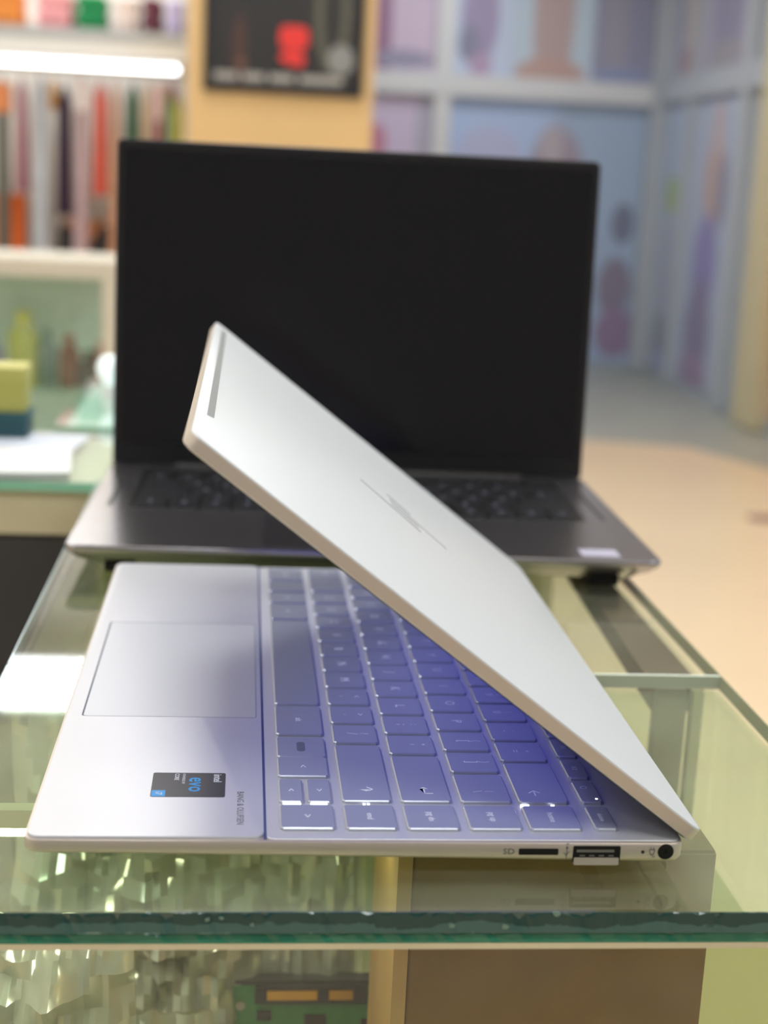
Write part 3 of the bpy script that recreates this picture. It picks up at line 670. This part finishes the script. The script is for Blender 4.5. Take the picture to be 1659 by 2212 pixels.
# ------------------------------------------------------------------ framed picture on the pillar
fx, fz, fw, fh = -128, 506, 622, 640
fp_ = empty('framed_picture', M3(fx, 5590, fz)); tag(fp_, 'black framed picture with red shapes on the beige pillar', 'picture')
PB = rgb(34, 33, 34)
pm = poster_mat('picture_print', PB, [(.22, .24, .05, .22, rgb(70, 46, 42)), (.235, .17, .035, .03, rgb(104, 72, 60)), (.80, .5, .11, .36, rgb(98, 96, 82)), (.80, .52, .065, .30, rgb(40, 39, 38)), (.86, .22, .085, .09, rgb(140, 140, 138))], fw, fh)
me_m = lambda: None
b = MB().box(20, 2, 20, fw-20, 6, fh-20).build('print', pm, fp_, smooth=False)
# mapping in poster_mat is in metres of the object, so rescale
def fix_scale(m, w, h):
    for nd in m.node_tree.nodes:
        if nd.type == 'MAPPING':
            s = nd.inputs['Scale'].default_value; nd.inputs['Scale'].default_value = (s[0]*1000, 0, s[2]*1000)
fix_scale(pm, fw, fh)
FRB = mat('frame_black', rgb(22, 22, 24), .4)
for (a, z0, c, z1) in ((0, 0, fw, 22), (0, fh-22, fw, fh), (0, 22.2, 22, fh-22.2), (fw-22, 22.2, fw, fh-22.2)):
    MB().box(a, -14, z0, c, 9, z1).build('frame_side', FRB, fp_, smooth=False)
RED = mat('print_red', rgb(226, 52, 48), .5); GRY = mat('print_grey', rgb(168, 164, 158), .5)
fr_f = lambda p: (p[0], -p[2], p[1])
MB(fr_f).poly(rr(292, 172, 404, 258, 24, 4), -1.9, -.8).build('red_block', RED, fp_, smooth=False)
MB(fr_f).poly([(290, 138), (306, 122), (345, 112), (380, 104), (396, 128), (384, 160), (345, 172), (310, 160)], -1.9, -.8).build('red_fan', RED, fp_, smooth=False)
for (x, w) in ((40, 92), (152, 84), (256, 96), (374, 170)):
    MB(fr_f).poly(rr(x, 44, x+w, 74, 6, 3), -1.9, -.8).build('caption_bar', GRY, fp_, smooth=False)

# ------------------------------------------------------------------ posters on the back and right wall
def poster(lab, x0, z0, x1, z1, base, blobs, wall='back', name='poster'):
    w, h = x1-x0, z1-z0
    m = poster_mat('poster_print', base, blobs, w, h); fix_scale(m, w, h)
    b = MB().box(0, 0, 0, w, 8, h)
    if wall == 'back': o = b.build(name, m, None, M3(x0, 9088, z0), smooth=False)
    else: o = b.build(name, m, None, M3(2690, x1, z0), smooth=False, rz=math.radians(-90))   # x0..x1 are y; u runs from the far to the near end
    return tag(o, lab, 'poster', 'fashion posters')
poster('mauve poster with maroon edge above the white beam, next to the pillar', 560, 875, 1195, 2030, rgb(218, 200, 224), [(.45, .1, .12, 1.2, rgb(162, 123, 158)), (.7, .06, .3, .05, rgb(162, 159, 185))])
poster('light blue poster with a dark mauve figure above the white beam', 1315, 875, 1690, 2030, rgb(206, 219, 243), [(.42, .30, .32, .26, rgb(171, 160, 194)), (.24, .16, .17, .10, rgb(148, 149, 174)), (.45, .05, .2, .06, rgb(191, 166, 197))])
poster('pale blue poster with a brown draped figure above the white beam', 1695, 875, 2200, 2030, rgb(202, 219, 235), [(.48, .35, .26, .5, rgb(196, 175, 176)), (.46, .02, .44, .09, rgb(202, 171, 163))])
poster('grey purple poster in the upper corner of the back wall', 2206, 875, 2580, 2030, rgb(159, 161, 188), [(.35, .3, .22, .5, rgb(171, 169, 186)), (.5, .03, .5, .05, rgb(157, 167, 203))])
poster('lilac poster with a red patch below the beam beside the pillar', 560, -800, 1195, 735, rgb(218, 204, 234), [(.46, .80, .10, .08, rgb(206, 139, 167)), (.94, .8, .1, .3, rgb(191, 187, 209))])
poster('large periwinkle blue poster with a standing brown figure, half behind the dark laptop', 1320, -905, 2580, 735, rgb(189, 210, 248), [(.85, .8, .32, .9, rgb(176, 196, 224)), (.55, .65, .16, .26, rgb(176, 163, 180)), (.52, .83, .06, .08, rgb(196, 187, 197)), (.92, .55, .06, .08, rgb(134, 139, 164)), (.9, .3, .09, .12, rgb(152, 144, 165)), (.92, .12, .11, .10, rgb(162, 142, 175)), (.2, .75, .18, .15, rgb(197, 202, 237))])
poster('grey upper poster with a tan figure on the right wall', 8435, 905, 8990, 2030, rgb(194, 202, 217), [(.62, .35, .13, .5, rgb(206, 186, 172)), (.55, .08, .26, .07, rgb(184, 153, 160)), (.25, .4, .16, .5, rgb(176, 177, 198))], 'right')
poster('mauve grey upper poster on the right wall beside the cream post', 7470, 905, 8380, 2030, rgb(184, 180, 199), [(.5, .4, .3, .6, rgb(156, 153, 179)), (.5, .06, .32, .08, rgb(169, 166, 175))], 'right')
poster('tall pale blue poster with a lime green square on the right wall', 8435, -890, 8990, 755, rgb(187, 200, 224), [(.5, .2, .6, .5, rgb(189, 198, 215)), (.45, .66, .26, .075, rgb(178, 197, 151)), (.5, .35, .2, .2, rgb(184, 187, 204)), (.45, .10, .32, .12, rgb(162, 167, 181)), (.45, .03, .3, .04, rgb(176, 184, 215))], 'right')
poster('tall poster with a tan and purple standing figure on the right wall', 7470, -890, 8380, 755, rgb(187, 197, 219), [(.5, .72, .20, .17, rgb(203, 179, 176)), (.5, .88, .12, .10, rgb(206, 190, 194)), (.68, .68, .10, .13, rgb(152, 152, 172)), (.45, .42, .24, .18, rgb(156, 150, 201)), (.42, .18, .26, .2, rgb(150, 144, 174)), (.4, .04, .28, .08, rgb(169, 149, 179))], 'right')
poster('bright orange poster at the right edge beyond the cream post', 5200, -880, 6700, 755, rgb(230, 187, 156), [(.08, .55, .14, .4, rgb(221, 171, 134)), (.3, .1, .3, .2, rgb(224, 180, 170))], 'right')
